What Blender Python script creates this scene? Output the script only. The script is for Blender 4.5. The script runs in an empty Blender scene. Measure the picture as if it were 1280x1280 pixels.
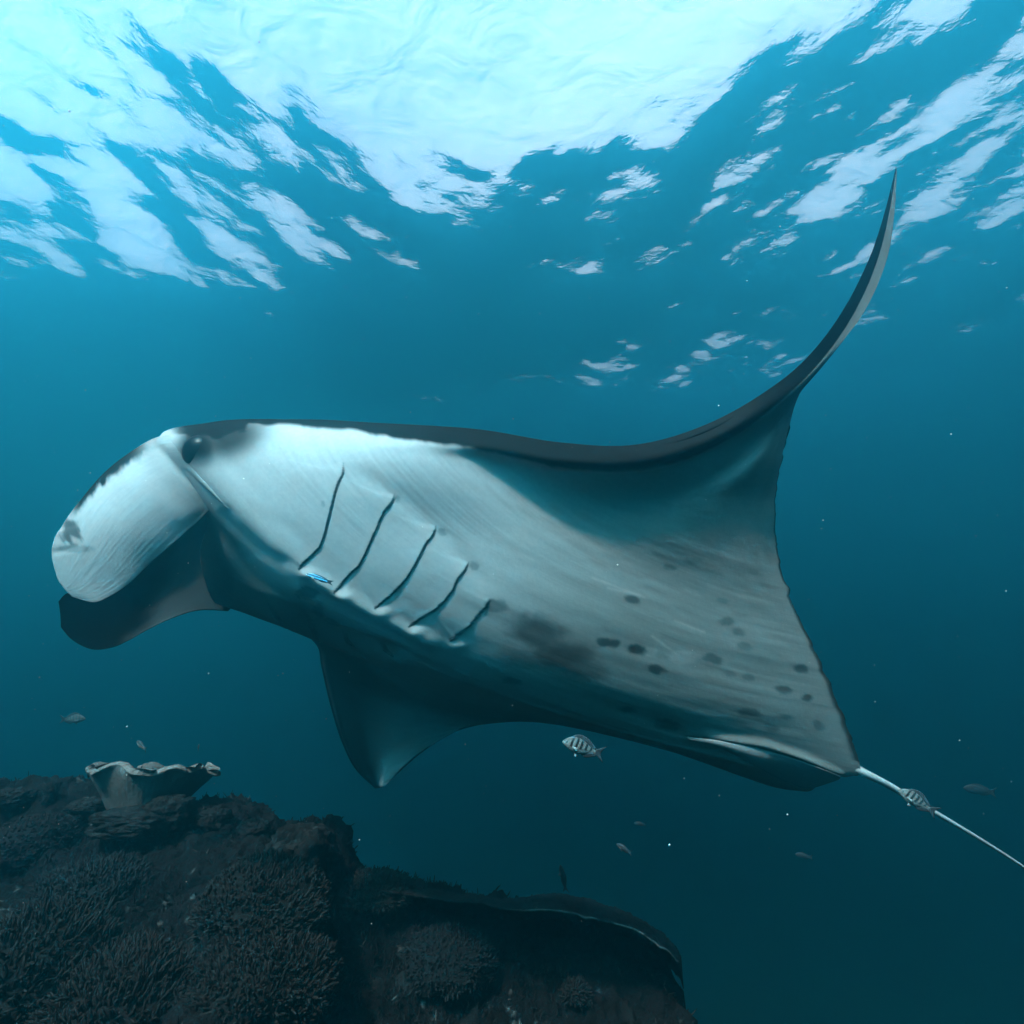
import bpy, math, random
import numpy as np
from mathutils import Vector, Matrix

random.seed(7); RNG = np.random.default_rng(7)
scene = bpy.context.scene
R = math.radians

# ---------------------------------------------------------------- camera
PITCH = 17.0
HFOV = 85.0
FPX = 640.0 / math.tan(R(HFOV / 2))
cam_d = bpy.data.cameras.new('camera')
cam = bpy.data.objects.new('camera', cam_d)
scene.collection.objects.link(cam)
cam.rotation_euler = (R(90 + PITCH), 0, 0)
cam_d.sensor_width = 36.0
cam_d.angle = R(HFOV)
cam_d.clip_start = 0.02
cam_d.clip_end = 2000
scene.camera = cam

# ---------------------------------------------------------------- light
SUN = Vector((-0.29, -0.565, 0.772)).normalized()         # towards the sun
sun_el = math.asin(SUN.z)
world = bpy.data.worlds.new('World'); scene.world = world
world.use_nodes = True
wn = world.node_tree
bg = wn.nodes['Background']
sky = wn.nodes.new('ShaderNodeTexSky')
sky.sky_type = 'NISHITA'; sky.sun_disc = False
sky.sun_elevation = sun_el
sky.sun_rotation = math.atan2(SUN.x, SUN.y)
sky.dust_density = 4.5
sky.air_density = 0.7
wn.links.new(sky.outputs[0], bg.inputs['Color'])
bg.inputs['Strength'].default_value = 0.062
sl = bpy.data.lights.new('sun', 'SUN')
sl.energy = 3.6; sl.angle = R(3.5); sl.color = (1.0, 0.965, 0.91)
sun = bpy.data.objects.new('sun', sl); scene.collection.objects.link(sun)
sun.rotation_euler = (-SUN).to_track_quat('-Z', 'Y').to_euler()
scene.view_settings.view_transform = 'Standard'
scene.view_settings.look = 'None'
scene.view_settings.exposure = 3.4
scene.view_settings.gamma = 1.0
scene.view_settings.use_curve_mapping = False
cy = scene.cycles
cy.use_denoising = True
cy.max_bounces = 8; cy.diffuse_bounces = 2; cy.glossy_bounces = 3
cy.transmission_bounces = 4; cy.transparent_max_bounces = 12; cy.volume_bounces = 1
cy.sample_clamp_indirect = 4.0
cy.caustics_reflective = False; cy.caustics_refractive = False

SURFACE_Z = 8.0
WATER_DENSITY = 0.145
SEED = 6

# ---------------------------------------------------------------- helpers
COL = scene.collection
_p = R(PITCH)
AX_F = np.array([0, math.cos(_p), math.sin(_p)])
AX_U = np.array([0, -math.sin(_p), math.cos(_p)])
AX_R = np.array([1.0, 0, 0])

def at(px, py, D):
    """a point of the place: bearing (as seen in the photograph) and its own distance D"""
    px = np.asarray(px, float); py = np.asarray(py, float); D = np.asarray(D, float)
    return (D[..., None] * AX_F + ((px - 640) / FPX * D)[..., None] * AX_R
            + ((640 - py) / FPX * D)[..., None] * AX_U)

def bearing(P):
    P = np.asarray(P)
    D = P @ AX_F
    return 640 + FPX * (P @ AX_R) / D, 640 - FPX * (P @ AX_U) / D

def hash3(ix, iy, iz, seed):
    h = (ix.astype(np.int64) * 374761393 + iy.astype(np.int64) * 668265263 + iz.astype(np.int64) * 2147483647 + seed * 974711)
    h = (h ^ (h >> 13)) * 1274126177
    h = h & 0x7fffffff
    h = (h ^ (h >> 16)) & 0xffff
    return h / 65535.0

def vnoise(P, scale=1.0, seed=0):
    P = np.asarray(P, float) * scale
    i = np.floor(P).astype(np.int64); f = P - i
    f = f * f * f * (f * (f * 6 - 15) + 10)
    out = 0
    for dx in (0, 1):
        for dy in (0, 1):
            for dz in (0, 1):
                w = (f[..., 0] if dx else 1 - f[..., 0]) * (f[..., 1] if dy else 1 - f[..., 1]) * (f[..., 2] if dz else 1 - f[..., 2])
                out = out + w * hash3(i[..., 0] + dx, i[..., 1] + dy, i[..., 2] + dz, seed)
    return out * 2 - 1

def fbm(P, scale, octaves=4, gain=0.5, seed=0, ridged=False):
    a, s, out, tot = 1.0, scale, 0, 0
    for k in range(octaves):
        n = vnoise(P, s, seed + k * 17)
        if ridged: n = 1 - 2 * np.abs(n)
        out = out + a * n; tot += a
        a *= gain; s *= 2.03
    return out / tot

def worley(P, scale, seed=0):
    """distance to the nearest scattered point"""
    P = np.asarray(P, float) * scale
    i = np.floor(P).astype(np.int64)
    best = np.full(P.shape[:-1], 9.0)
    for dx in (-1, 0, 1):
        for dy in (-1, 0, 1):
            for dz in (-1, 0, 1):
                c = i + np.array([dx, dy, dz])
                q = np.stack([c[..., k] + hash3(c[..., 0], c[..., 1], c[..., 2], seed + 31 * k) for k in range(3)], -1)
                best = np.minimum(best, ((P - q) ** 2).sum(-1))
    return np.sqrt(best)

def sstep(a, b, x):
    t = np.clip((x - a) / (b - a), 0, 1)
    return t * t * (3 - 2 * t)

def spline(ts, V, q):
    """cubic through values V (n, ...) at knots ts, read at q"""
    ts = np.asarray(ts, float); V = np.asarray(V, float); q = np.asarray(q, float)
    n = len(ts)
    h = np.diff(ts); hv = h.reshape((-1,) + (1,) * (V.ndim - 1))
    d = np.diff(V, axis=0) / hv
    m = np.empty_like(V); m[0] = d[0]; m[-1] = d[-1]
    if n > 2:
        w0 = hv[1:] / (hv[1:] + hv[:-1]); m[1:-1] = d[:-1] * w0 + d[1:] * (1 - w0)
    k = np.clip(np.searchsorted(ts, q, side='right') - 1, 0, n - 2)
    u = (q - ts[k]) / h[k]
    sh = (-1,) + (1,) * (V.ndim - 1)
    u = u.reshape(sh); hk = h[k].reshape(sh)
    return ((2*u**3 - 3*u**2 + 1) * V[k] + (u**3 - 2*u**2 + u) * hk * m[k]
            + (-2*u**3 + 3*u**2) * V[k+1] + (u**3 - u**2) * hk * m[k+1])

def mesh_obj(name, verts, faces, mat=None, parent=None, smooth=True, colors=None, uv=None, loc=None):
    verts = np.asarray(verts, float)
    if loc is not None: verts = verts - np.asarray(loc)
    me = bpy.data.meshes.new(name)
    faces = np.asarray(faces)
    nv, nf, k = len(verts), len(faces), faces.shape[1]
    me.vertices.add(nv); me.vertices.foreach_set('co', verts.astype(np.float32).ravel())
    me.loops.add(nf * k); me.loops.foreach_set('vertex_index', faces.astype(np.int32).ravel())
    me.polygons.add(nf); me.polygons.foreach_set('loop_start', np.arange(0, nf * k, k, dtype=np.int32))
    me.update(calc_edges=True)
    me.validate()
    if smooth: me.polygons.foreach_set('use_smooth', np.ones(len(me.polygons), bool))
    if colors is not None:
        c = np.ones((nv, 4), np.float32); c[:, :3] = colors
        a = me.color_attributes.new('pigment', 'FLOAT_COLOR', 'POINT'); a.data.foreach_set('color', c.ravel())
    if uv is not None:
        a = me.attributes.new('grain', 'FLOAT_VECTOR', 'POINT')
        g = np.zeros((nv, 3), np.float32); g[:, :uv.shape[1]] = uv; a.data.foreach_set('vector', g.ravel())
    o = bpy.data.objects.new(name, me); COL.objects.link(o)
    if mat: me.materials.append(mat)
    if parent: o.parent = parent
    if loc is not None: o.location = loc
    return o

def grid_faces(n, m, flip=False, off=0):
    a = np.arange(n * m).reshape(n, m)
    f = np.stack([a[:-1, :-1], a[:-1, 1:], a[1:, 1:], a[1:, :-1]], -1).reshape(-1, 4) + off
    return f[:, ::-1] if flip else f

def empty(name, loc):
    o = bpy.data.objects.new(name, None); COL.objects.link(o); o.location = loc
    o.empty_display_size = 0.1
    return o

def tag(o, label=None, cat=None, group=None, kind=None):
    if label: o['label'] = label
    if cat: o['category'] = cat
    if group: o['group'] = group
    if kind: o['kind'] = kind
    return o

def new_mat(name):
    m = bpy.data.materials.new(name); m.use_nodes = True
    nt = m.node_tree; nt.nodes.clear()
    out = nt.nodes.new('ShaderNodeOutputMaterial')
    return m, nt, out

def N(nt, kind, **kw):
    n = nt.nodes.new(kind)
    for k, v in kw.items():
        if k in n.inputs: n.inputs[k].default_value = v
        else: setattr(n, k, v)
    return n

def pigment_mat(name, rough=0.5, spec=0.4, grain=None, bump=0.15, bscale=60, coat=0.0):
    """pigment from the vertex colours, fine grain and relief on top"""
    m, nt, out = new_mat(name); L = nt.links.new
    b = N(nt, 'ShaderNodeBsdfPrincipled', Roughness=rough)
    b.inputs['Specular IOR Level'].default_value = spec
    a = N(nt, 'ShaderNodeAttribute', attribute_name='pigment')
    if grain:
        g = N(nt, 'ShaderNodeAttribute', attribute_name='grain')
        mp = N(nt, 'ShaderNodeMapping'); mp.inputs['Scale'].default_value = grain
        L(g.outputs['Vector'], mp.inputs['Vector']); vec = mp.outputs[0]
    else:
        tc = N(nt, 'ShaderNodeTexCoord'); vec = tc.outputs['Object']
    nz = N(nt, 'ShaderNodeTexNoise', Scale=1.0 if grain else bscale, Detail=5.0, Roughness=0.65)
    L(vec, nz.inputs['Vector'])
    tc2 = N(nt, 'ShaderNodeTexCoord')
    n2 = N(nt, 'ShaderNodeTexNoise', Scale=bscale, Detail=4.0, Roughness=0.6)
    L(tc2.outputs['Object'], n2.inputs['Vector'])
    mr = N(nt, 'ShaderNodeMapRange'); mr.inputs['From Min'].default_value = 0.25; mr.inputs['From Max'].default_value = 0.75
    mr.inputs['To Min'].default_value = 0.93; mr.inputs['To Max'].default_value = 1.05
    L(nz.outputs['Fac'], mr.inputs['Value'])
    mr2 = N(nt, 'ShaderNodeMapRange'); mr2.inputs['From Min'].default_value = 0.3; mr2.inputs['From Max'].default_value = 0.7
    mr2.inputs['To Min'].default_value = 0.93; mr2.inputs['To Max'].default_value = 1.05
    L(n2.outputs['Fac'], mr2.inputs['Value'])
    mu = N(nt, 'ShaderNodeMath', operation='MULTIPLY'); L(mr.outputs[0], mu.inputs[0]); L(mr2.outputs[0], mu.inputs[1])
    vm = N(nt, 'ShaderNodeVectorMath', operation='SCALE'); L(a.outputs['Color'], vm.inputs[0]); L(mu.outputs[0], vm.inputs['Scale'])
    L(vm.outputs[0], b.inputs['Base Color'])
    ad = N(nt, 'ShaderNodeMath', operation='ADD'); L(nz.outputs['Fac'], ad.inputs[0]); L(n2.outputs['Fac'], ad.inputs[1])
    bp = N(nt, 'ShaderNodeBump', Strength=bump, Distance=0.01); L(ad.outputs[0], bp.inputs['Height'])
    L(bp.outputs[0], b.inputs['Normal'])
    L(b.outputs[0], out.inputs['Surface'])
    return m

def plain_mat(name, col, rough=0.6, spec=0.4, vary=0.4, scale=20, bump=0.3, dist=0.01):
    m, nt, out = new_mat(name); L = nt.links.new
    b = N(nt, 'ShaderNodeBsdfPrincipled', Roughness=rough); b.inputs['Specular IOR Level'].default_value = spec
    tc = N(nt, 'ShaderNodeTexCoord')
    nz = N(nt, 'ShaderNodeTexNoise', Scale=scale, Detail=6.0, Roughness=0.65); L(tc.outputs['Object'], nz.inputs['Vector'])
    rp = N(nt, 'ShaderNodeValToRGB'); L(nz.outputs['Fac'], rp.inputs[0])
    rp.color_ramp.elements[0].position = 0.3; rp.color_ramp.elements[1].position = 0.72
    rp.color_ramp.elements[0].color = tuple(c * (1 - vary) for c in col) + (1,)
    rp.color_ramp.elements[1].color = tuple(min(1, c * (1 + vary)) for c in col) + (1,)
    L(rp.outputs[0], b.inputs['Base Color'])
    bp = N(nt, 'ShaderNodeBump', Strength=bump, Distance=dist); L(nz.outputs['Fac'], bp.inputs['Height']); L(bp.outputs[0], b.inputs['Normal'])
    L(b.outputs[0], out.inputs['Surface'])
    return m

# ---------------------------------------------------------------- the water surface
def build_surface():
    n = 760
    u = np.linspace(-1, 1, n)
    ax = 19 * u + 170 * np.sign(u) * np.abs(u) ** 7
    X, Y = np.meshgrid(ax, ax + 9.0, indexing='ij')
    cell = np.gradient(ax); cell = np.maximum(cell[:, None], cell[None, :])
    rng = np.random.default_rng(SEED)
    Z = np.zeros_like(X)
    dirn = R(205)
    def train(lam, amp, spread, k):
        nonlocal Z, X, Y
        for _ in range(k):
            l = lam * math.exp(rng.normal(0, .28)); th = dirn + rng.normal(0, spread)
            kx, ky = math.cos(th) * 2 * math.pi / l, math.sin(th) * 2 * math.pi / l
            ph = rng.uniform(0, 2 * math.pi)
            fade = np.clip(l / (4 * cell) - .5, 0, 1)
            a = amp * (l / lam)
            arg = kx * X + ky * Y + ph
            Z += fade * a * (np.sin(arg) + .22 * np.sin(2 * arg + .6))
    train(11, .050, .6, 5)
    for mx_, my_, mh, ms in ((-6.8, 4.0, 1.0, 4.5), (6.5, 7.1, .50, 3.7), (-.3, 6.2, -.80, 2.8)):      # broad swells
        Z += mh * np.exp(-((X - mx_) ** 2 + (Y - my_) ** 2) / (2 * ms * ms) )
    train(4.2, .018, .8, 7)
    train(1.5, .0072, 1.3, 9)
    train(.62, .0012, 1.4, 12)
    train(.30, .0004, 1.5, 12)
    V = np.stack([X, Y, Z + SURFACE_Z], -1).reshape(-1, 3)
    m, nt, out = new_mat('water_surface'); L = nt.links.new
    tc = N(nt, 'ShaderNodeTexCoord')
    mp = N(nt, 'ShaderNodeMapping'); mp.inputs['Rotation'].default_value = (0, 0, R(-25)); mp.inputs['Scale'].default_value = (1.0, 1.4, 1)
    L(tc.outputs['Object'], mp.inputs['Vector'])
    n1 = N(nt, 'ShaderNodeTexNoise', Scale=1.9, Detail=4.5, Roughness=0.55, Distortion=0.25); L(mp.outputs[0], n1.inputs['Vector'])
    bp = N(nt, 'ShaderNodeBump', Strength=1.0, Distance=0.017); L(n1.outputs['Fac'], bp.inputs['Height'])
    fr = N(nt, 'ShaderNodeFresnel', IOR=1.333); L(bp.outputs[0], fr.inputs['Normal'])
    tr = N(nt, 'ShaderNodeBsdfTransparent'); tr.inputs['Color'].default_value = (0.97, 0.99, 1, 1)
    tl = N(nt, 'ShaderNodeBsdfTranslucent'); tl.inputs['Color'].default_value = (1.0, 0.94, 0.95, 1)
    n3 = N(nt, 'ShaderNodeTexNoise', Scale=1.6, Detail=4.0, Roughness=0.5, Distortion=0.6); L(mp.outputs[0], n3.inputs['Vector'])
    bp3 = N(nt, 'ShaderNodeBump', Strength=1.0, Distance=0.12); L(n3.outputs['Fac'], bp3.inputs['Height']); L(bp3.outputs[0], tl.inputs['Normal'])
    mx = N(nt, 'ShaderNodeMixShader'); mx.inputs[0].default_value = 0.12
    L(tr.outputs[0], mx.inputs[1]); L(tl.outputs[0], mx.inputs[2])
    gl = N(nt, 'ShaderNodeBsdfGlossy', Roughness=0.04); L(bp.outputs[0], gl.inputs['Normal'])
    mx2 = N(nt, 'ShaderNodeMixShader'); L(fr.outputs[0], mx2.inputs[0]); L(mx.outputs[0], mx2.inputs[1]); L(gl.outputs[0], mx2.inputs[2])
    L(mx2.outputs[0], out.inputs['Surface'])
    o = mesh_obj('water_surface', V, grid_faces(n, n, flip=True), m)
    me = o.data
    if me.polygons[0].normal.z < 0: me.flip_normals()
    tag(o, 'rippled sea surface seen from below with bright sky shining through', kind='structure')
build_surface()

def build_seabed():
    rr = np.concatenate([np.linspace(0, 20, 24), np.linspace(22, 95, 50)])
    th = np.linspace(0, 2 * math.pi, 97)
    Rr, T = np.meshgrid(rr, th, indexing='ij')
    X, Y = Rr * np.cos(T), Rr * np.sin(T) + 4
    Z = -11 + 18.2 * sstep(45, 95, Rr)  # unseen outer rim raised to shut out sky light from the sides
    P = np.stack([X, Y, Z], -1)
    P[..., 2] += fbm(P, .12, 4, seed=3) * 1.0 * (1 - sstep(60, 92, Rr))
    P[:, -1] = P[:, 0]
    o = mesh_obj('seabed', P.reshape(-1, 3), grid_faces(len(rr), len(th)), plain_mat('seabed_sand', (0.10, 0.095, 0.08), .9, .2, .4, 1.2, .5, .1))
    if o.data.polygons[200].normal.z < 0: o.data.flip_normals()
    tag(o, 'dark sandy seabed far below the reef, with an added rim blocking side light', kind='structure')
build_seabed()

def build_water():
    lo, hi = np.array([-110, -110, -14.0]), np.array([110, 115, SURFACE_Z - .42])
    c = np.array([[x, y, z] for x in (0, 1) for y in (0, 1) for z in (0, 1)], float)
    V = lo + c * (hi - lo)
    F = [[0, 1, 3, 2], [4, 6, 7, 5], [0, 4, 5, 1], [2, 3, 7, 6], [0, 2, 6, 4], [1, 5, 7, 3]]
    m, nt, out = new_mat('sea_water')
    v = N(nt, 'ShaderNodeVolumePrincipled', Density=WATER_DENSITY, Anisotropy=0.89)
    v.inputs['Color'].default_value = (0.040, 0.57, 0.79, 1)
    v.inputs['Absorption Color'].default_value = (0.0, 0.03, 0.06, 1)
    nt.links.new(v.outputs[0], out.inputs['Volume'])
    o = mesh_obj('haze', V, F, m, smooth=False)
    tag(o, 'clear blue seawater filling the whole place', kind='stuff')
build_water()

# ---------------------------------------------------------------- the manta ray
# stations run from the raised wing tip over the belly to the lowered far wing tip;
# each is a line from the leading edge (or the lip) to the trailing edge: bearing x, y, distance
T7 = [0, .08, .2, .4, .6, .8, 1.0]
WING = [0, .030, .042, .045, .035, .018, .003]
TIP = [0, .008, .011, .011, .008, .005, .001]
def mixth(a, k): return [x * k for x in a]
ST = [  # (s, points, thickness, dorsal direction right/up/away)
 (0.0, [(1120,209,2.06),(1120.2,209.5,2.06),(1120.4,210,2.065),(1120.6,211,2.07),(1120.8,212,2.075),(1121,213,2.08),(1121,214,2.085)], mixth(TIP,.3), (0,.2,.98)),
 (0.5, [(1108,258,2.00),(1110,258,1.985),(1112,259,2.0),(1114.5,260,2.04),(1116.5,262,2.08),(1117.5,263,2.11),(1118.3,265,2.14)], TIP, (0,.2,.98)),
 (1.0, [(1090,315,1.94),(1094,316,1.915),(1099,317,1.935),(1103,319,2.0),(1106,321,2.07),(1108,322,2.12),(1109,323,2.16)], TIP, (0,.2,.98)),
 (1.6, [(1055,386,1.86),(1062,388,1.835),(1069,389,1.855),(1074,391,1.95),(1077,392,2.05),(1078.5,392,2.13),(1079,392,2.20)], mixth(WING,.45), (-.05,.25,.97)),
 (2.2, [(1010,446,1.78),(1018,450,1.75),(1026,452,1.77),(1032,452,1.90),(1035,450,2.03),(1036,447,2.13),(1037,444,2.22)], mixth(WING,.6), (-.1,.35,.93)),
 (2.8, [(955,491,1.70),(964,500,1.665),(973,505,1.69),(984,505,1.85),(991,502,2.01),(996,497,2.13),(1000,491,2.24)], mixth(WING,.8), (-.2,.5,.85)),
 (3.4, [(885,530,1.645),(895,544,1.60),(907,556,1.63),(933,562,1.80),(955,562,1.99),(971,559,2.14),(982,553,2.28)], WING, (-.3,.7,.6)),
 (4.1, [(795,556,1.61),(802,573,1.565),(815,590,1.60),(852,612,1.79),(896,624,1.99),(937,628,2.16),(970,628,2.32)], mixth(WING,1.3), (-.1,.55,.8)),
 (4.8, [(700,553,1.60),(704,573,1.55),(715,592,1.58),(768,632,1.765),(842,667,1.97),(914,692,2.18),(976,704,2.36)], [0,.07,.10,.11,.09,.05,.003], (0,.4,.9)),
 (5.5, [(592,536,1.62),(597,554,1.56),(612,578,1.58),(692,650,1.73),(792,705,1.95),(902,750,2.19),(1000,774,2.40)], [0,.12,.18,.20,.16,.08,.003], (0,.3,.95)),
 (6.1, [(480,529,1.70),(484,543,1.62),(500,572,1.575),(602,670,1.64),(742,747,1.83),(892,807,2.14),(1030,838,2.45)], [0,.16,.26,.32,.25,.12,.003], (0,.25,.95)),
 (6.6, [(370,524,1.78),(373,540,1.68),(393,582,1.60),(504,692,1.585),(684,790,1.745),(882,857,2.14),(1053,892,2.50)], [0,.16,.30,.40,.33,.16,.004], (0,.2,1)),
 (7.0, [(262,528,1.82),(270,545,1.73),(320,605,1.64),(446,722,1.60),(646,822,1.755),(864,895,2.19),(1069,940,2.56)], [0,.14,.28,.42,.36,.20,.012], (0,.2,1)),
 (7.25,[(200,546,1.785),(222,560,1.735),(290,632,1.67),(410,738,1.635),(624,836,1.80),(850,910,2.28),(1076,966,2.60)], [.02,.16,.28,.42,.37,.22,.03], (0,.2,1)),
 (7.45,[(228,592,1.765),(247,615,1.745),(300,672,1.72),(402,752,1.685),(606,844,1.87),(844,921,2.32),(1066,970,2.61)], [.12,.24,.32,.42,.37,.22,.03], (0,.25,1)),
 (7.7, [(258,645,1.79),(276,668,1.775),(312,708,1.775),(398,762,1.755),(592,850,1.96),(838,927,2.36),(1054,972,2.62)], [.26,.30,.35,.42,.37,.21,.03], (0,.3,1)),
 (7.95,[(250,690,1.87),(268,706,1.845),(304,733,1.84),(392,772,1.84),(582,855,2.10),(832,932,2.41),(1045,975,2.64)], [.30,.33,.36,.42,.36,.20,.03], (0,.3,1)),
 (8.25,[(258,732,1.99),(273,744,1.96),(310,761,1.945),(394,792,1.98),(566,861,2.30),(822,931,2.49),(1022,982,2.68)], [.30,.32,.35,.40,.34,.18,.025], (0,.35,.95)),
 (8.55,[(270,755,2.13),(286,760,2.10),(322,772,2.08),(404,800,2.12),(556,868,2.45),(808,930,2.58),(992,988,2.74)], [.24,.27,.30,.36,.30,.15,.02], (0,.4,.9)),
 (8.9, [(285,742,2.30),(302,748,2.27),(338,762,2.26),(412,790,2.34),(550,874,2.60),(788,925,2.70),(948,978,2.84)], [.10,.18,.22,.28,.24,.12,.015], (0,.5,.85)),
 (9.3, [(318,735,2.50),(332,745,2.48),(362,760,2.48),(422,795,2.58),(548,880,2.74),(752,914,2.86),(890,953,2.98)], [0,.10,.14,.18,.15,.08,.004], (.1,.5,.85)),
 (9.8, [(362,765,2.72),(372,775,2.69),(394,790,2.70),(446,822,2.80),(550,884,2.90),(702,903,3.02),(806,930,3.14)], [0,.06,.09,.10,.08,.05,.003], (.2,.5,.85)),
 (10.3,[(394,801,2.92),(400,808,2.89),(412,820,2.90),(464,852,2.98),(548,886,3.06),(640,898,3.17),(712,907,3.28)], WING, (.3,.4,.85)),
 (10.9,[(402,835,3.08),(407,841,3.06),(418,850,3.07),(458,875,3.14),(518,895,3.20),(584,905,3.29),(640,902,3.37)], WING, (.3,.4,.85)),
 (11.5,[(413,882,3.22),(418,886,3.205),(427,892,3.21),(458,906,3.26),(502,914,3.31),(546,916,3.38),(583,910,3.44)], mixth(WING,.8), (.3,.35,.85)),
 (12.1,[(429,932,3.36),(433,934,3.35),(440,937,3.355),(461,940,3.38),(491,940,3.42),(520,938,3.46),(543,930,3.51)], mixth(WING,.6), (.3,.3,.9)),
 (12.6,[(448,966,3.46),(451,967,3.455),(456,967,3.46),(468,967,3.475),(483,966,3.50),(498,964,3.53),(510,955,3.56)], mixth(WING,.4), (.3,.3,.9)),
 (12.9,[(469,985.5,3.54),(470,985.4,3.54),(471,985.3,3.54),(473,985,3.545),(476,984.5,3.55),(479,983.5,3.555),(482,982,3.56)], mixth(TIP,.5), (.3,.3,.9)),
]
GILLS_NEAR = [
 [(429,578),(429,592),(422,605),(415,630),(411,647),(405,672),(400,684),(390,694),(381,702),(374,711)],
 [(493,617),(491,626),(480,640),(468,667),(456,694),(449,708),(441,714),(430,726),(420,739)],
 [(545,657),(542,667),(531,682),(521,702),(508,724),(495,738),(484,748),(470,759)],
 [(586,702),(582,712),(572,723),(566,738),(555,752),(543,763),(528,772),(512,782)],
 [(613,748),(608,758),(597,770),(588,782),(575,792),(562,801)],
]
GILLS_FAR = [
 [(342,765),(345,770),(349,774)], [(388,783),(391,788),(394,792)],
 [(430,798),(434,803),(440,807)], [(478,812),(484,817),(492,821)],
]
SPOTS = [  # bearing x, y, half width, half height, strength
 (790,749,11,6,.8),(760,803,15,7,.95),(793,811,14,7,.95),(820,837,13,6,.9),(784,888,12,5,.85),(832,905,20,9,.85),
 (838,710,9,4,.45),(903,750,8,4,.4),(910,776,12,6,.6),(922,790,9,6,.5),(932,808,10,6,.5),(890,824,13,7,.7),
 (1001,836,9,6,.8),(980,862,11,6,.7),(1009,872,9,5,.8),(936,890,13,6,.7),(984,896,9,4,.6),(1024,907,8,8,.6),
 (965,910,10,6,.5),(640,851,12,5,.7),(716,846,9,4,.5),(912,842,8,4,.4),(936,846,8,5,.5),(868,700,12,4,.25),
 (672,792,42,26,.85),(704,820,54,24,.85),(728,838,38,15,.6),(650,824,30,15,.5),
 (620,757,14,9,.6),(592,708,7,7,.5),(552,665,7,6,.45),(497,624,4,6,.4),
 (404,630,3,5,.35),(385,742,16,9,.65),(398,765,9,14,.5),(412,780,12,8,.4),
]
SCARS = [(852,822,18,10,.35),(815,815,9,7,.22)]

def poly_dist(x, y, pts):
    """distance to a polyline and which side of it (positive = towards the tail)"""
    best = np.full(x.shape, 1e9); side = np.zeros(x.shape); along = np.zeros(x.shape)
    n = len(pts) - 1
    for i in range(n):
        ax, ay = pts[i]; bx, by = pts[i + 1]
        dx, dy = bx - ax, by - ay; l2 = dx * dx + dy * dy
        u = ((x - ax) * dx + (y - ay) * dy) / l2
        uc = np.clip(u, 0, 1)
        d = np.hypot(x - ax - uc * dx, y - ay - uc * dy)
        c = (x - ax) * dy - (y - ay) * dx
        k = d < best
        best = np.where(k, d, best); side = np.where(k, np.sign(c), side); along = np.where(k, (i + uc) / n, along)
    return best, side, along

def vert_normals(P):
    du = np.gradient(P, axis=0); dv = np.gradient(P, axis=1)
    n = np.cross(du, dv); n /= np.maximum(np.linalg.norm(n, axis=-1, keepdims=True), 1e-9)
    return n

def dens(knots, weights, n):
    """n samples in [k0, k1] packed by weight"""
    x = np.linspace(knots[0], knots[-1], 4000); w = np.interp(x, knots, weights)
    c = np.concatenate([[0], np.cumsum((w[1:] + w[:-1]) / 2)]); c /= c[-1]
    return np.interp(np.linspace(0, 1, n), c, x)

def shell(front, back):
    """closed skin from two sheets that share a grid"""
    n, m = front.shape[:2]
    V = np.concatenate([front.reshape(-1, 3), back.reshape(-1, 3)])
    F = [grid_faces(n, m), grid_faces(n, m, True, n * m)]
    a = np.arange(n * m).reshape(n, m)
    for e in (a[0], a[-1][::-1], a[:, 0][::-1], a[:, -1]):
        F.append(np.stack([e[1:], e[:-1], e[:-1] + n * m, e[1:] + n * m], -1))
    return V, np.concatenate(F)

DARK = np.array([0.0035, 0.0034, 0.0034]); PALE = np.array([0.275, 0.243, 0.240])

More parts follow.
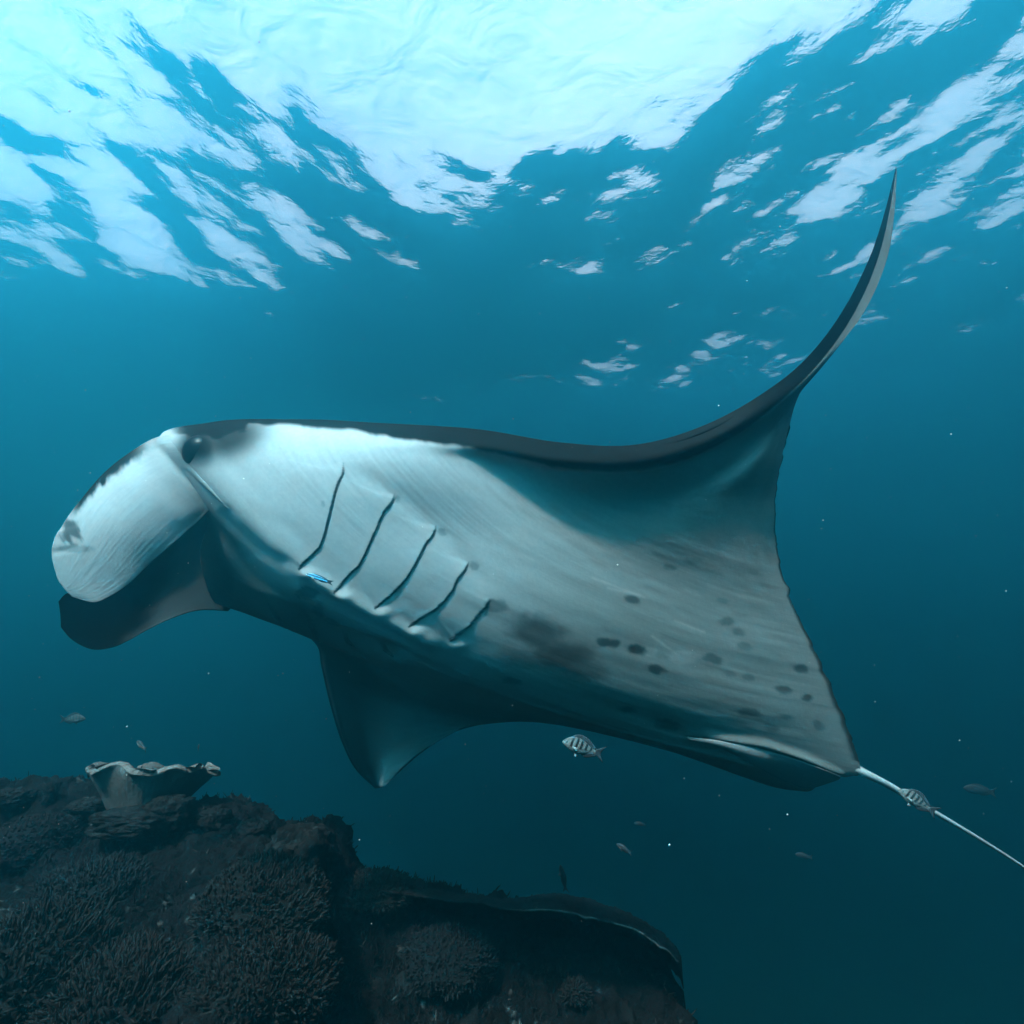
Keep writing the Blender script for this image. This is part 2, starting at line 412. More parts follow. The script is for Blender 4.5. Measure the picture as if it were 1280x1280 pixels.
def build_manta():
    root_p = at(640, 760, 2.0)
    root = empty('manta_ray', root_p)
    tag(root, 'large manta ray with pale spotted belly banking over the dark reef', 'manta ray')
    s_k = [a[0] for a in ST]
    raw = np.array([a[1] for a in ST], float); sk = np.array(s_k)
    mid = raw[[i for i, a in enumerate(ST) if a[0] == 7.95][0], :, 2].copy()
    kj = np.array([1, 1, 1, .66, .34, .30, .30])
    for i, s_ in enumerate(sk):                                   # how strongly the skin falls away towards the tail
        raw[i, :3, 2] += .075 * float(sstep(2.6, 3.6, s_) * (1 - sstep(5.4, 6.3, s_)))
        if s_ < 3:
            flat = raw[i, 0, 2] + .5 * (raw[i, :, 0] - raw[i, 0, 0]) / FPX * raw[i, 0, 2]
            k_ = float(np.interp(s_, [0, 1.6, 2.2, 2.8], [0, 0, .15, 1])); raw[i, :, 2] = flat * (1 - k_) + (raw[i, 0, 2] + (raw[i, :, 2] - raw[i, 0, 2]) * .38) * k_
        elif s_ <= 8: raw[i, :, 2] = np.where(raw[i, :, 2] > 1.6, 1.6 + (raw[i, :, 2] - 1.6) * kj, raw[i, :, 2])
        else: raw[i, :, 2] -= (1 - kj) * (mid - 1.6)
    ctrl = at(raw[..., 0], raw[..., 1], raw[..., 2])
    th_k = np.array([a[2] for a in ST]); dir_k = np.array([a[3] for a in ST], float)
    ns, nt = 520, 400
    S = dens([0, 2.8, 4.5, 5.6, 6.2, 8.0, 8.6, 9.4, 12.9], [1, 1.2, 1.6, 3, 5.5, 5.5, 2.5, 1.2, 1.0], ns)
    Tt = dens([0, .1, .3, .45, .6, .8, 1], [2.6, 1.8, 2.4, 2.4, 1.2, 1, 1.2], nt)
    A = spline(s_k, ctrl, S)
    V = np.swapaxes(spline(T7, np.swapaxes(A, 0, 1), Tt), 0, 1)
    th = np.swapaxes(spline(T7, np.swapaxes(spline(s_k, th_k, S), 0, 1), Tt), 0, 1)
    # rounded nose to the sections
    th = np.maximum(th, 0.0015)
    dd = spline(s_k, dir_k, S); dd /= np.linalg.norm(dd, axis=1, keepdims=True)
    dw = dd[:, 0, None] * AX_R + dd[:, 1, None] * AX_U + dd[:, 2, None] * AX_F
    # smooth the skin a little
    for _ in range(12):
        W = V.copy()
        W[1:-1, 1:-1] = V[1:-1, 1:-1] * .5 + .125 * (V[:-2, 1:-1] + V[2:, 1:-1] + V[1:-1, :-2] + V[1:-1, 2:])
        V = W
    base = V.copy()
    n = vert_normals(V)
    to_cam = -(V @ AX_F)[..., None] * 0 - V
    if (n * to_cam).sum(-1)[ns // 2].mean() < 0: n = -n
    X, Y = bearing(V)
    sg, tg = np.meshgrid(S, Tt, indexing='ij')
    disp = np.zeros(sg.shape); pig_gill = np.zeros(sg.shape)
    for gi, pl in enumerate(GILLS_NEAR):
        d, sd, al = poly_dist(X, Y, pl)
        sd = sd * (1 if True else -1)
        edge = sstep(0, .10, al) * (1 - sstep(.93, 1.0, al)) + .25 * (al <= 0) * 0
        ends = np.clip(edge, 0, 1)
        fwd = sd < 0
        disp += ends * np.where(fwd, .0024 * np.exp(-d / 30) + .0006 * np.exp(-d / 4), -.0008 * np.exp(-d / 2.0) - .0008 * np.exp(-d / 16))
    # folds along both ends of the gill row, and the keel of the throat
    for pl, h, w in (([(374,712),(420,741),(468,767),(512,790),(560,812)], .012, 9), ([(374,728),(440,768),(520,806)], -.006, 12),
                     ([(429,578),(493,617),(545,657),(586,702),(613,748)], -.004, 12),
                     ([(365,762),(420,790),(470,806),(520,822)], -.012, 7), ([(345,778),(400,800),(450,815),(520,832)], .008, 6),
                     ([(276,632),(292,655),(330,690),(372,712)], -.004, 8)):
        d, _, al = poly_dist(X, Y, pl)
        disp += h * np.exp(-(d / w) ** 2) * sstep(0, .15, al) * (1 - sstep(.85, 1, al))
    for pl in GILLS_FAR:
        d, sd, al = poly_dist(X, Y, pl)
        disp += np.where(sd > 0, -.006 * np.exp(-d / 5), .005 * np.exp(-d / 10)) * sstep(-.2, .2, al + .2)
    # lighter swellings at the lower end of each gill
    for pl in GILLS_NEAR:
        ex, ey = pl[-1]; disp += .006 * np.exp(-(((X - ex - 10) / 11) ** 2 + ((Y - ey - 6) / 6) ** 2))
    # pelvic folds near the tail root
    for pl, h, w in (([(862,918),(905,922),(955,930),(1000,946),(1050,968)], .014, 5), ([(862,926),(920,940),(985,952),(1046,972)], -.014, 8),
                     ([(910,945),(945,962),(985,975),(1012,986)], .010, 6)):
        d, _, al = poly_dist(X, Y, pl)
        disp += h * np.exp(-(d / w) ** 2) * sstep(0, .25, al)
    # faint muscle ridges fanning over the wing roots, ragged trailing edge
    Pm = np.stack([sg * 1.0, tg * 2.2, 0 * sg], -1)
    disp += .0035 * fbm(Pm, 3.0, 3, seed=5) * sstep(.02, .2, tg) * (1 - sstep(.9, 1, tg))
    disp += .0005 * fbm(np.stack([sg * 9, tg * 1.5, 0 * sg], -1), 1.5, 3, seed=8) * sstep(.55, .95, tg)
    V = V + n * (disp * sstep(2.4, 3.6, sg))[..., None]
    disp2 = .0006 * fbm(np.stack([sg * 60, tg * 5, 0 * sg], -1), 1.0, 3, seed=91) * sstep(5.2, 5.9, sg) * (1 - sstep(6.6, 7.0, sg)) * sstep(.1, .16, tg) * (1 - sstep(.3, .45, tg))
    V = V + n * disp2[..., None]
    # ripple of the trailing edge
    te = sstep(2.6, 3.4, sg) * sstep(.93, 1, tg) * .010 * fbm(np.stack([sg * 5, 0 * sg, 0 * sg], -1), 1.6, 3, seed=11)
    V = V + te[..., None] * (V - np.roll(V, 1, 1)) / np.maximum(np.linalg.norm(V - np.roll(V, 1, 1), axis=-1, keepdims=True), 1e-6) * (tg > .1)[..., None]
    B = base + dw[:, None, :] * th[..., None]
    B[:, -1] = V[:, -1] + dw * .002
    # ---- pigment
    C = np.ones(V.shape) * PALE
    shade = np.ones(sg.shape)
    # grey wash over wings and rear belly, with wing shade worked into its tone
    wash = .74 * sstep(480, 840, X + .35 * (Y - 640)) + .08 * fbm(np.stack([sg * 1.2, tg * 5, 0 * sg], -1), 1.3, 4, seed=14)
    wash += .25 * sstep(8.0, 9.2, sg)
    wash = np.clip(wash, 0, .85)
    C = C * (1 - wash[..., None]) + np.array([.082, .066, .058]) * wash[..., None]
    streak = fbm(np.stack([sg * 16, tg * 2.0, 0 * sg], -1), 1.0, 4, seed=19)
    # dark leading edge
    tb = np.interp(S, [0, 1, 3.5, 4.8, 5.5, 6.0, 6.5, 6.75, 7.0, 7.3], [.30, .22, .17, .165, .125, .10, .055, .04, .03, -.1])[:, None]
    tb2 = np.interp(S, [0, 9.0, 9.4, 13], [-1, -1, .05, .07])[:, None]
    dk = 1 - sstep(-.018, .018, tg - np.maximum(tb, tb2) - .035 * streak * np.interp(S, [0, 4.5, 5.5, 6.5, 13], [.1, .2, .55, .55, .2])[:, None])
    dk = np.maximum(dk, sstep(.988, .997, tg) * .9 * (sg < 7.1) )
    dk = np.maximum(dk, sstep(.97, .995, tg) * .8 * (sg > 8.8))
    # pale seam where the edge rolls over
    seam = np.exp(-((tg - .185) / .008) ** 2) * np.interp(S, [0, 3.4, 4.1, 5.0, 5.4, 13], [0, 0, .5, .5, 0, 0])[:, None]
    # dark patch round the eye and over the brow
    d = ((X - 262) / 62) ** 2 + ((Y - 528) / 24) ** 2
    brow = 1 - sstep(.55, 1.25, d + .35 * fbm(V, 22, 3, seed=23))
    eyep = np.exp(-(((X - 248) / 32) ** 2 + ((Y - 557) / 29) ** 2) ** 2.2)
    smear = np.exp(-(((X - 286) / 52) ** 2 + ((Y - 548 + .25 * (X - 284)) / 29) ** 2) ** 1.7) * .95
    head = np.clip(np.maximum(np.maximum(brow, eyep), smear), 0, 1) * (tg < .3) * (sg > 6.3)
    lt = np.exp(-(((X - 212) / 11) ** 2 + ((Y - 550) / 16) ** 2)) * .8
    head = head * (1 - lt)
    dk = np.maximum(dk, head)
    # lower jaw and mouth corner are slate
    jaw = (1 - sstep(0, 34, (X - 262) * .62 + (640 - Y) * -.0 - 8 + 10 * fbm(V, 14, 3, seed=29))) * sstep(7.3, 7.6, sg) * (1 - sstep(8.4, 8.7, sg)) * sstep(0.0, .05, .3 - tg)
    dk = np.maximum(dk, .75 * jaw)
    throat_shade = sstep(7.45, 7.8, sg) * (1 - sstep(.35, .6, tg)) * .66  # shade of the down-facing throat and lower belly, put into the pigment
    dk = np.maximum(dk, throat_shade)
    spot = np.zeros(sg.shape)
    nzs = fbm(V, 34, 4, gain=.65, seed=31)
    for (cx, cy, w, h, k) in SPOTS:
        r = np.sqrt(((X - cx) / w) ** 2 + ((Y - cy - .12 * (X - cx)) / h) ** 2)
        spot = np.maximum(spot, k * (1 - (sstep(.60, 1.15, r + .6 * nzs) if w < 25 else sstep(.35, 1.25, r + .3 * nzs))))
    spot *= (sg < 9.2)
    for pl in GILLS_NEAR:
        d, sd, al = poly_dist(X, Y, pl)
        ww = .0 + 1.0 * sstep(.8, 1, al) + .6 * fbm(V, 40, 2, seed=37)
        pig_gill = np.maximum(pig_gill, (1 - sstep(.4, 1.5, d - ww * .5)) * (.25 + .75 * sstep(0, .12, al)))
        hx, hy = pl[0]
    C = C * (1 - (spot * .88)[..., None]) + DARK * 1.6 * (spot * .88)[..., None]
    for (cx, cy, w, h, k) in SCARS:
        r = np.sqrt(((X - cx) / w) ** 2 + ((Y - cy) / h) ** 2)
        e = k * (1 - sstep(.7, 1.1, r + .5 * nzs)); C = C * (1 - e[..., None]) + PALE * e[..., None]
    for pl in ([(740,722),(806,747)], [(815,795),(846,818)], [(760,735),(800,744)], [(845,776),(880,790)]):
        d, _, al = poly_dist(X, Y, pl); e = .4 * np.exp(-(d / 1.6) ** 2); C = C * (1 - e[..., None]) + PALE * e[..., None]
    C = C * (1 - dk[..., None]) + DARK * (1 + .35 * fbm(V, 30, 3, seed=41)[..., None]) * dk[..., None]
    C = C * (1 - seam[..., None]) + PALE * .8 * seam[..., None]
    gk = pig_gill[..., None] * .93
    C = C * (1 - gk) + DARK * .8 * gk
    CB = np.ones(V.shape) * DARK * (1 + .4 * fbm(B, 9, 4, seed=43)[..., None])
    CB[:, :] = CB
    Vv, F = shell(V, B)
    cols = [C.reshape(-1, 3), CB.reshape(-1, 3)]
    grains = [np.stack([sg * 14, tg * 3, 0 * sg], -1).reshape(-1, 3)] * 2
    verts, faces = [Vv], [F]
    off = len(Vv)
    def add_shell(front, back, cf, cb, gr):
        nonlocal off
        v, f = shell(front, back)
        verts.append(v); faces.append(f + off); off += len(v)
        cols.extend([cf.reshape(-1, 3), cb.reshape(-1, 3)]); grains.extend([gr.reshape(-1, 3)] * 2)
    # ---- near head fin: from its root (u=0) to the rounded tip, outer edge (v=0) to lower edge
    up = [(226,540,1.80),(198,546,1.775),(160,567,1.725),(130,591,1.69),(104,621,1.64),(82,650,1.61),(68,674,1.60),(65,696,1.60),(72,724,1.60)]
    lo = [(298,642,1.78),(276,633,1.755),(240,658,1.70),(215,680,1.66),(190,702,1.63),(163,728,1.60),(140,744,1.585),(116,753,1.58),(90,746,1.59)]
    def fin(up, lo, n, m, bow, thick, curl=0.0):
        up = np.array([at(*p) for p in up]); lo = np.array([at(*p) for p in lo])
        k = np.concatenate([[0], np.cumsum(np.linalg.norm(np.diff((up + lo) / 2, axis=0), axis=1) + .012)]); k /= k[-1]
        u = np.linspace(0, 1, n); v = np.linspace(0, 1, m)
        U, L = spline(k, up, u), spline(k, lo, u)
        G = U[:, None] * (1 - v)[None, :, None] + L[:, None] * v[None, :, None]
        ug, vg = np.meshgrid(u, v, indexing='ij')
        b = bow * np.sin(np.pi * np.clip(vg, 0, 1)) ** .8 * (.3 + .7 * sstep(0, .3, u))[:, None] * (1 - .95 * sstep(.35, 1.02, u))[:, None]
        G = G + (-AX_F * 1.0)[None, None] * b[..., None]
        t = thick * (np.maximum(0, np.sin(np.pi * vg)) ** .5) * np.interp(u, [0, .2, .8, 1], [2.6, 1, .6, .05])[:, None] + .0025
        return G, ug, vg, t
    G, ug, vg, t = fin(up, lo, 170, 110, .075, .03)
    gx, gy = bearing(G)
    hs = np.nonzero(((sg > 6.7) & (sg < 8.0) & (tg < .3)).ravel())[0][::3]
    hx, hy, hd, hc = X.ravel()[hs], Y.ravel()[hs], (V.reshape(-1, 3)[hs] @ AX_F), C.reshape(-1, 3)[hs]
    nr = int((ug[:, 0] < .48).sum()); Df = G @ AX_F; head_w = np.zeros(ug.shape); head_c = np.zeros(G.shape)
    for i in range(nr):                                            # the fin grows out of the skin of the head
        d2 = (gx[i][:, None] - hx[None]) ** 2 + (gy[i][:, None] - hy[None]) ** 2
        w_ = np.exp(-d2.min(1) / 22 ** 2) * (1 - sstep(.06, .45, ug[i]))
        q_ = np.exp(-(d2 - d2.min(1)[:, None]) / (2 * 4.0 ** 2)); q_ /= q_.sum(1)[:, None]
        Df[i] = Df[i] * (1 - w_) + (q_ @ hd - .004) * w_; head_w[i] = w_; head_c[i] = q_ @ hc
    for _ in range(14):
        B_ = np.pad(Df, 1, 'edge'); B_ = .5 * Df + .125 * (B_[2:, 1:-1] + B_[:-2, 1:-1] + B_[1:-1, 2:] + B_[1:-1, :-2])
        m_ = sstep(0, .02, ug) * (1 - sstep(.45, .6, ug)); Df = Df * (1 - m_) + B_ * m_
    Df = Df + .014 * (1 - sstep(0, .07, ug))
    G = at(gx, gy, Df)
    fine = fbm(np.stack([vg * 80 + 3 * ug, ug * 5, 0 * ug], -1), 1.0, 3, seed=47)
    nG = vert_normals(G); nG *= np.sign((nG * -G).sum(-1)).mean()
    G2 = G + nG * (.0005 * fine)[..., None]
    # fold running down from the eye to the mouth corner
    for pl, h, w in (([(196,560),(222,590),(250,612),(276,632)], -.004, 5), ([(205,553),(235,586),(262,610),(280,628)], .003, 6), ([(75,660),(98,655),(100,682),(70,690)], -.002, 4)):
        d, _, al = poly_dist(gx, gy, pl); G2 = G2 + nG * (h * np.exp(-(d / w) ** 2))[..., None]
    c = np.ones(G.shape) * PALE * .92
    s2 = fbm(np.stack([ug * 34, vg * 4, 0 * ug], -1), 1.0, 4, seed=53)
    e = 1 - sstep(.03, .13, vg - .08 * s2 - .075 * np.sin(np.pi * np.clip(ug * 1.5, 0, 1)))
    e = e * sstep(.10, .2, ug) * (1 - sstep(.60, .72, ug))
    patch = (1 - sstep(.5, 1.2, np.hypot((gx - 88) / 15, (gy - 664) / 15) + .7 * s2)) * .8
    patch = np.maximum(patch, .45 * (1 - sstep(.5, 1.2, np.hypot((gx - 90) / 28, (gy - 686) / 5) + .4 * s2)))
    rim = np.maximum(sstep(.985, 1, vg), sstep(.988, 1, ug)) * .5
    e = np.clip(np.maximum(np.maximum(e, patch), rim), 0, 1)[..., None]
    c = c * (1 - e) + DARK * 1.5 * e
    c = c * (1 - .10 * np.clip(fine, 0, 1)[..., None])
    hb = np.clip(head_w * 1.3, 0, 1)[..., None]; c = c * (1 - hb) + head_c * hb
    add_shell(G2, G + AX_F * t[..., None], c, np.ones(G.shape) * DARK, np.stack([vg * 30, ug * 6, 0 * ug], -1))
    # ---- far head fin
    up = [(285,628,2.18),(246,634,2.14),(205,662,2.10),(170,688,2.06),(140,708,2.02),(112,724,1.99),(92,738,1.97),(80,744,1.96),(73,752,1.955)]
    lo = [(285,764,2.20),(250,763,2.16),(215,773,2.11),(185,787,2.07),(160,801,2.03),(138,810,2.0),(112,811,1.98),(88,798,1.965),(76,784,1.96)]
    G, ug, vg, t = fin(up, lo, 120, 80, -.05, .028)
    gx, gy = bearing(G)
    nz = fbm(np.stack([ug * 10, vg * 4, 0 * ug], -1), 1.0, 4, seed=59)
    dkf = sstep(.30, .50, ug - .22 * (vg - .5) + .10 * nz)
    fr = sstep(.84, .97, vg + .09 * nz) * sstep(.2, .35, ug) * (1 - sstep(.62, .74, ug))
    dkf = np.clip(np.maximum(dkf, 1 - sstep(.10, .42, vg + .2 * nz)) * (1 - .6 * fr), 0, 1)[..., None]
    c = PALE * .09 * (1 - dkf) + DARK * .5 * dkf
    add_shell(G, G + AX_F * t[..., None], c, np.ones(G.shape) * DARK, np.stack([vg * 30, ug * 6, 0 * ug], -1))
    # ---- pelvic lobes beside the tail root
    for (u_, l_, bow, th_) in (
        ([(858,921,2.265),(900,926,2.30),(950,936,2.36),(1000,951,2.44),(1035,964,2.52),(1051,971,2.56)],
         [(862,926,2.28),(905,938,2.31),(945,958,2.37),(985,978,2.44),(1015,985,2.50),(1048,975,2.56)], .02, .012),
):
        lift = lambda q: [(x_, y_, float(V.reshape(-1, 3)[np.argmin((X - x_) ** 2 + (Y - y_) ** 2)] @ AX_F) - .012) for x_, y_, _ in q]
        G, ug, vg, t = fin(lift(u_), lift(l_), 60, 30, bow, th_)
        rim = np.maximum(np.exp(-(vg / .06) ** 2) * .8, sstep(.0, 1, 0 * vg))
        c = (PALE * .42)[None, None] * np.ones(G.shape)
        c = c * (1 - .5 * rim[..., None]) + PALE * .5 * rim[..., None]
        ed = (sstep(.955, .985, vg) * .9)[..., None]; c = c * (1 - ed) + DARK * ed
        add_shell(G, G + AX_F * t[..., None], c, np.ones(G.shape) * DARK, np.stack([vg * 8, ug * 6, 0 * ug], -1))
    # ---- whip tail
    tk = [(1050,950,2.62,.026),(1076,964,2.60,.019),(1110,981,2.63,.0155),(1150,1005,2.67,.0125),(1200,1034,2.72,.0098),(1260,1071,2.80,.0078),(1330,1118,2.92,.006),(1420,1176,3.1,.004),(1500,1230,3.3,.002)]
    ctr = spline(range(len(tk)), np.array([at(p[0], p[1], p[2] - (2.60 - float(V[np.argmin(np.abs(S - 7.25)), -1] @ AX_F)) + .012) for p in tk]), np.linspace(0, len(tk) - 1, 140))
    rad = np.interp(np.linspace(0, len(tk) - 1, 140), range(len(tk)), [p[3] * .76 for p in tk])
    tn = np.gradient(ctr, axis=0); tn /= np.linalg.norm(tn, axis=1, keepdims=True)
    b1 = np.cross(tn, AX_F); b1 /= np.linalg.norm(b1, axis=1, keepdims=True); b2 = np.cross(b1, tn)
    ang = np.linspace(0, 2 * math.pi, 17)
    tube = ctr[:, None] + rad[:, None, None] * (np.cos(ang)[None, :, None] * b1[:, None] + np.sin(ang)[None, :, None] * b2[:, None] * 1.2)
    # pale underside, dark upper side
    facing = (np.cos(ang)[None, :, None] * b1[:, None] + np.sin(ang)[None, :, None] * b2[:, None])
    upness = facing @ (AX_U * .8 + AX_F * .6)
    dkt = sstep(.35, .65, upness)[..., None]
    c = (PALE * 1.0) * (1 - dkt) + DARK * dkt
    verts.append(tube.reshape(-1, 3)); faces.append(grid_faces(140, 17) + off); off += tube[..., 0].size
    cols.append(c.reshape(-1, 3)); grains.append(np.zeros((tube[..., 0].size, 3)))
    # ---- low back fin just showing over the trailing edge
    skin = pigment_mat('manta_skin', rough=.65, spec=.025, grain=(1, 1, 1), bump=.07, bscale=70)
    o = mesh_obj('body', np.concatenate(verts) - root_p, np.concatenate(faces), skin, root, colors=np.concatenate(cols), uv=np.concatenate(grains))
    # ---- eye: a dark ball set in a lid, near side
    k = np.argmin((X - 241) ** 2 + (Y - 559) ** 2 + 1e6 * (tg > .3)); i, j = np.unravel_index(k, X.shape)
    ep = V[i, j] + n[i, j] * -.030
    lat, lon = np.meshgrid(np.linspace(0, math.pi, 20), np.linspace(0, 2 * math.pi, 29), indexing='ij')
    ball = np.stack([np.sin(lat) * np.cos(lon), np.sin(lat) * np.sin(lon), np.cos(lat)], -1) * np.array([.052, .036, .054])
    me = plain_mat('manta_eye', (.003, .003, .0035), .3, .04, .3, 30, .05)
    mesh_obj('eye', (ball + ep - root_p).reshape(-1, 3), grid_faces(20, 29, True), me, root)
    # ---- gill slits: a dark slit lip each, laid in the skin
    gm = plain_mat('gill_slit', (.02, .023, .026), .6, .3, .4, 90, .3, .003)
    for pl in GILLS_NEAR + GILLS_FAR:
        q = spline(np.linspace(0, 1, len(pl)), np.array(pl, float), np.linspace(0, 1, 40))
        P3, N3 = [], []
        for (qx, qy) in q:
            dd_ = (X - qx) ** 2 + (Y - qy) ** 2 + 1e6 * (sg > 8.5)
            i, j = np.unravel_index(np.argmin(dd_), X.shape)
            D_ = V[i, j] @ AX_F
            P3.append(at(qx, qy, D_)); N3.append(n[i, j])
        P3, N3 = np.array(P3), np.array(N3)
        for _ in range(3): P3[1:-1] = (P3[:-2] + 2 * P3[1:-1] + P3[2:]) / 4
        tg_ = np.gradient(P3, axis=0); tg_ /= np.linalg.norm(tg_, axis=1, keepdims=True)
        sd_ = np.cross(tg_, N3); sd_ /= np.linalg.norm(sd_, axis=1, keepdims=True)
        lw = np.interp(np.linspace(0, 1, 40), [0, .12, .75, 1], [.0003, .0007, .0009, .0020]) * (1 + .35 * np.sin(np.arange(40) * 1.9) * .5)
        a8 = np.linspace(0, 2 * math.pi, 9)
        tub = P3[:, None] + lw[:, None, None] * (np.cos(a8)[None, :, None] * sd_[:, None] + .8 * np.sin(a8)[None, :, None] * N3[:, None])
        mesh_obj('gill_slit', (tub - root_p).reshape(-1, 3), grid_faces(40, 9), gm, root)
    return root
build_manta()


# ---------------------------------------------------------------- the reef
REEF_TOP = [(-60,985,2.75),(40,988,2.7),(110,1003,2.6),(200,1012,2.5),(270,1018,2.45),(330,1036,2.38),(385,1030,2.32),(408,1052,2.3),(424,1092,2.35),(500,1112,2.4),(590,1136,2.4),(660,1146,2.4),(740,1160,2.38),(800,1182,2.34),(845,1215,2.28),(862,1262,2.2)]
_rt = np.array([at(*p) for p in REEF_TOP])
def reef_height(x, y):
    zr = np.interp(x, _rt[:, 0], _rt[:, 2]); yr = np.interp(x, _rt[:, 0], _rt[:, 1])
    dy = yr - y
    front = np.where(dy > 0, -.34 * dy - .10 * np.clip(dy - .2, 0, 9) ** 1.4, 0)
    back = np.where(dy < 0, -.10 * np.minimum(-dy, .5) - 1.5 * np.clip(-dy - .35, 0, 9) ** 1.25, 0)
    xe = _rt[-1, 0]
    right = -3.2 * np.clip(x - xe + .05, 0, 9) ** .9
    return zr + front + back + right

def build_reef():
    xs = np.concatenate([np.linspace(-7, -3.2, 26)[:-1], np.linspace(-3.2, 1.05, 400), np.linspace(1.05, 4, 40)[1:]])
    ys = np.concatenate([np.linspace(-1.5, .7, 30)[:-1], np.linspace(.7, 3.3, 330), np.linspace(3.3, 7, 40)[1:]])
    X, Y = np.meshgrid(xs, ys, indexing='ij')
    P = np.stack([X, Y, reef_height(X, Y)], -1)
    P[..., 2] = np.maximum(P[..., 2], -13)
    n = vert_normals(P); n *= np.where(n[..., 2:] < 0, -1, 1)
    d = .10 * fbm(P, 2.3, 3, seed=61) + .055 * fbm(P, 6.0, 4, seed=63, ridged=True) + .032 * fbm(P, 19, 4, gain=.6, seed=67, ridged=True)
    w = worley(P, 9.0, seed=71)
    d += .035 * (.5 - w) * sstep(-.1, .3, fbm(P, 2.6, 2, seed=73))
    d -= .05
    P = P + n * d[..., None]
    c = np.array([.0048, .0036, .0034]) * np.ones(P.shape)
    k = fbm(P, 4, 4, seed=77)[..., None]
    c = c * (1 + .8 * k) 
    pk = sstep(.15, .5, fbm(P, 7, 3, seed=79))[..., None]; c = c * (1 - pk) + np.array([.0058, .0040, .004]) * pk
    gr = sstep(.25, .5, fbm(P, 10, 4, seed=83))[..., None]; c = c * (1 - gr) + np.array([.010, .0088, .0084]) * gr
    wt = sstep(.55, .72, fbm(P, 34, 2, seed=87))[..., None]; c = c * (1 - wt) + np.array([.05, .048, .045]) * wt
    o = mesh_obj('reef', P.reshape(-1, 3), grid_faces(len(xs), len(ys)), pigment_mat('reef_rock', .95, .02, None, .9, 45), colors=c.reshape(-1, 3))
    if o.data.polygons[5000].normal.z < 0: o.data.flip_normals()
    tag(o, 'dark craggy coral reef outcrop', kind='structure')
    return P
REEF_P = build_reef()

def reef_point(px, py, dmin=0.6):
    """where the bearing meets the reef"""
    Ds = np.linspace(dmin, 4, 700)
    q = at(np.full(700, px), np.full(700, py), Ds)
    h = reef_height(q[:, 0], q[:, 1])
    k = np.argmax(q[:, 2] < h)
    return q[k] if (q[:, 2] < h).any() else q[np.argmin(q[:, 2] - h)]

def tubes(paths, rads, sides=5):
    """many small closed tubes as one mesh; paths (n, k, 3), rads (n, k)"""
    n, k = rads.shape
    tn = np.gradient(paths, axis=1); tn /= np.maximum(np.linalg.norm(tn, axis=-1, keepdims=True), 1e-9)
    ref = np.where(np.abs(tn[..., :1]) > .8, np.array([0, 1., 0]), np.array([1., 0, 0]))
    a = np.cross(tn, ref); a /= np.linalg.norm(a, axis=-1, keepdims=True); b = np.cross(tn, a)
    th = np.linspace(0, 2 * math.pi, sides, endpoint=False)
    V = paths[:, :, None] + rads[..., None, None] * (np.cos(th)[:, None] * a[:, :, None] + np.sin(th)[:, None] * b[:, :, None])
    idx = np.arange(n * k * sides).reshape(n, k, sides)
    F = np.stack([idx[:, :-1], np.roll(idx, -1, 2)[:, :-1], np.roll(idx, -1, 2)[:, 1:], idx[:, 1:]], -1).reshape(-1, 4)
    return V.reshape(-1, 3), F

CORAL = pigment_mat('soft_coral_skin', .9, .03, None, .4, 80)
def soft_coral(px, py, r, squash, count, flen, frad, colr, label, seed, lean=(0, 0, 0), sink=.35):
    rng = np.random.default_rng(seed)
    base = reef_point(px, py)
    base = base - np.array([0, 0, r * squash * sink])
    nu, nv = 40, 56
    lat, lon = np.meshgrid(np.linspace(0.0, math.pi * .62, nu), np.linspace(0, 2 * math.pi, nv), indexing='ij')
    def surf(la, lo):
        dr = np.stack([np.sin(la) * np.cos(lo), np.sin(la) * np.sin(lo), np.cos(la)], -1)
        rr = r * (1 + .22 * fbm(dr, 1.7, 3, seed=seed) + .07 * fbm(dr, 5, 2, seed=seed + 3))
        p = dr * rr[..., None] * np.array([1, 1, squash])
        return p, dr * np.array([1, 1, 1 / squash])
    D_, _ = surf(lat, lon); D_[:, -1] = D_[:, 0]
    V = [D_.reshape(-1, 3)]; F = [grid_faces(nu, nv, True)]
    i = np.arange(count) + .5
    la = np.arccos(1 - i / count * 1.25); lo = i * 2.399963 + rng.normal(0, .12, count); la = np.clip(la + rng.normal(0, .05, count), 0, math.pi * .6)
    p, nn = surf(la, lo); nn /= np.linalg.norm(nn, axis=1, keepdims=True)
    nn = nn + rng.normal(0, .28, nn.shape) + np.array(lean); nn /= np.linalg.norm(nn, axis=1, keepdims=True)
    L_ = flen * rng.uniform(.55, 1.25, count)[:, None]
    ts = np.array([-.15, .35, .75, 1.0, 1.06])
    bend = rng.normal(0, .25, (count, 3))
    path = p[:, None] + nn[:, None] * (ts[None, :] * L_)[..., None] + bend[:, None] * (np.clip(ts, 0, 2)[None, :] ** 2 * L_)[..., None]
    rd = frad * rng.uniform(.7, 1.25, count)[:, None] * np.array([1.0, .95, 1.0, .75, .05])[None]
    tv, tf = tubes(path, rd, 5)
    c0 = np.array(colr)
    cd = np.ones((nu * nv, 3)) * c0 * .7
    tipw = np.array([0, .15, .5, 1, 1.0])
    ct = (c0[None, None] * (rng.uniform(.7, 1.25, count)[:, None, None]) * (1 + .5 * tipw[None, :, None]))
    ct = np.repeat(ct.reshape(-1, 3), 5, axis=0)
    V.append(tv); F.append(tf + nu * nv)
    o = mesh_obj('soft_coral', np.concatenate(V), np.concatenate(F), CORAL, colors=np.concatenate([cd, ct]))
    o.location = base; o.rotation_euler = (0, 0, rng.uniform(0, 6))
    tag(o, label, 'coral', 'soft corals growing on the reef')
    return o
GC = (.0085, .0068, .0064); BC = (.0085, .006, .0055); BLU = (.0085, .0082, .0084)
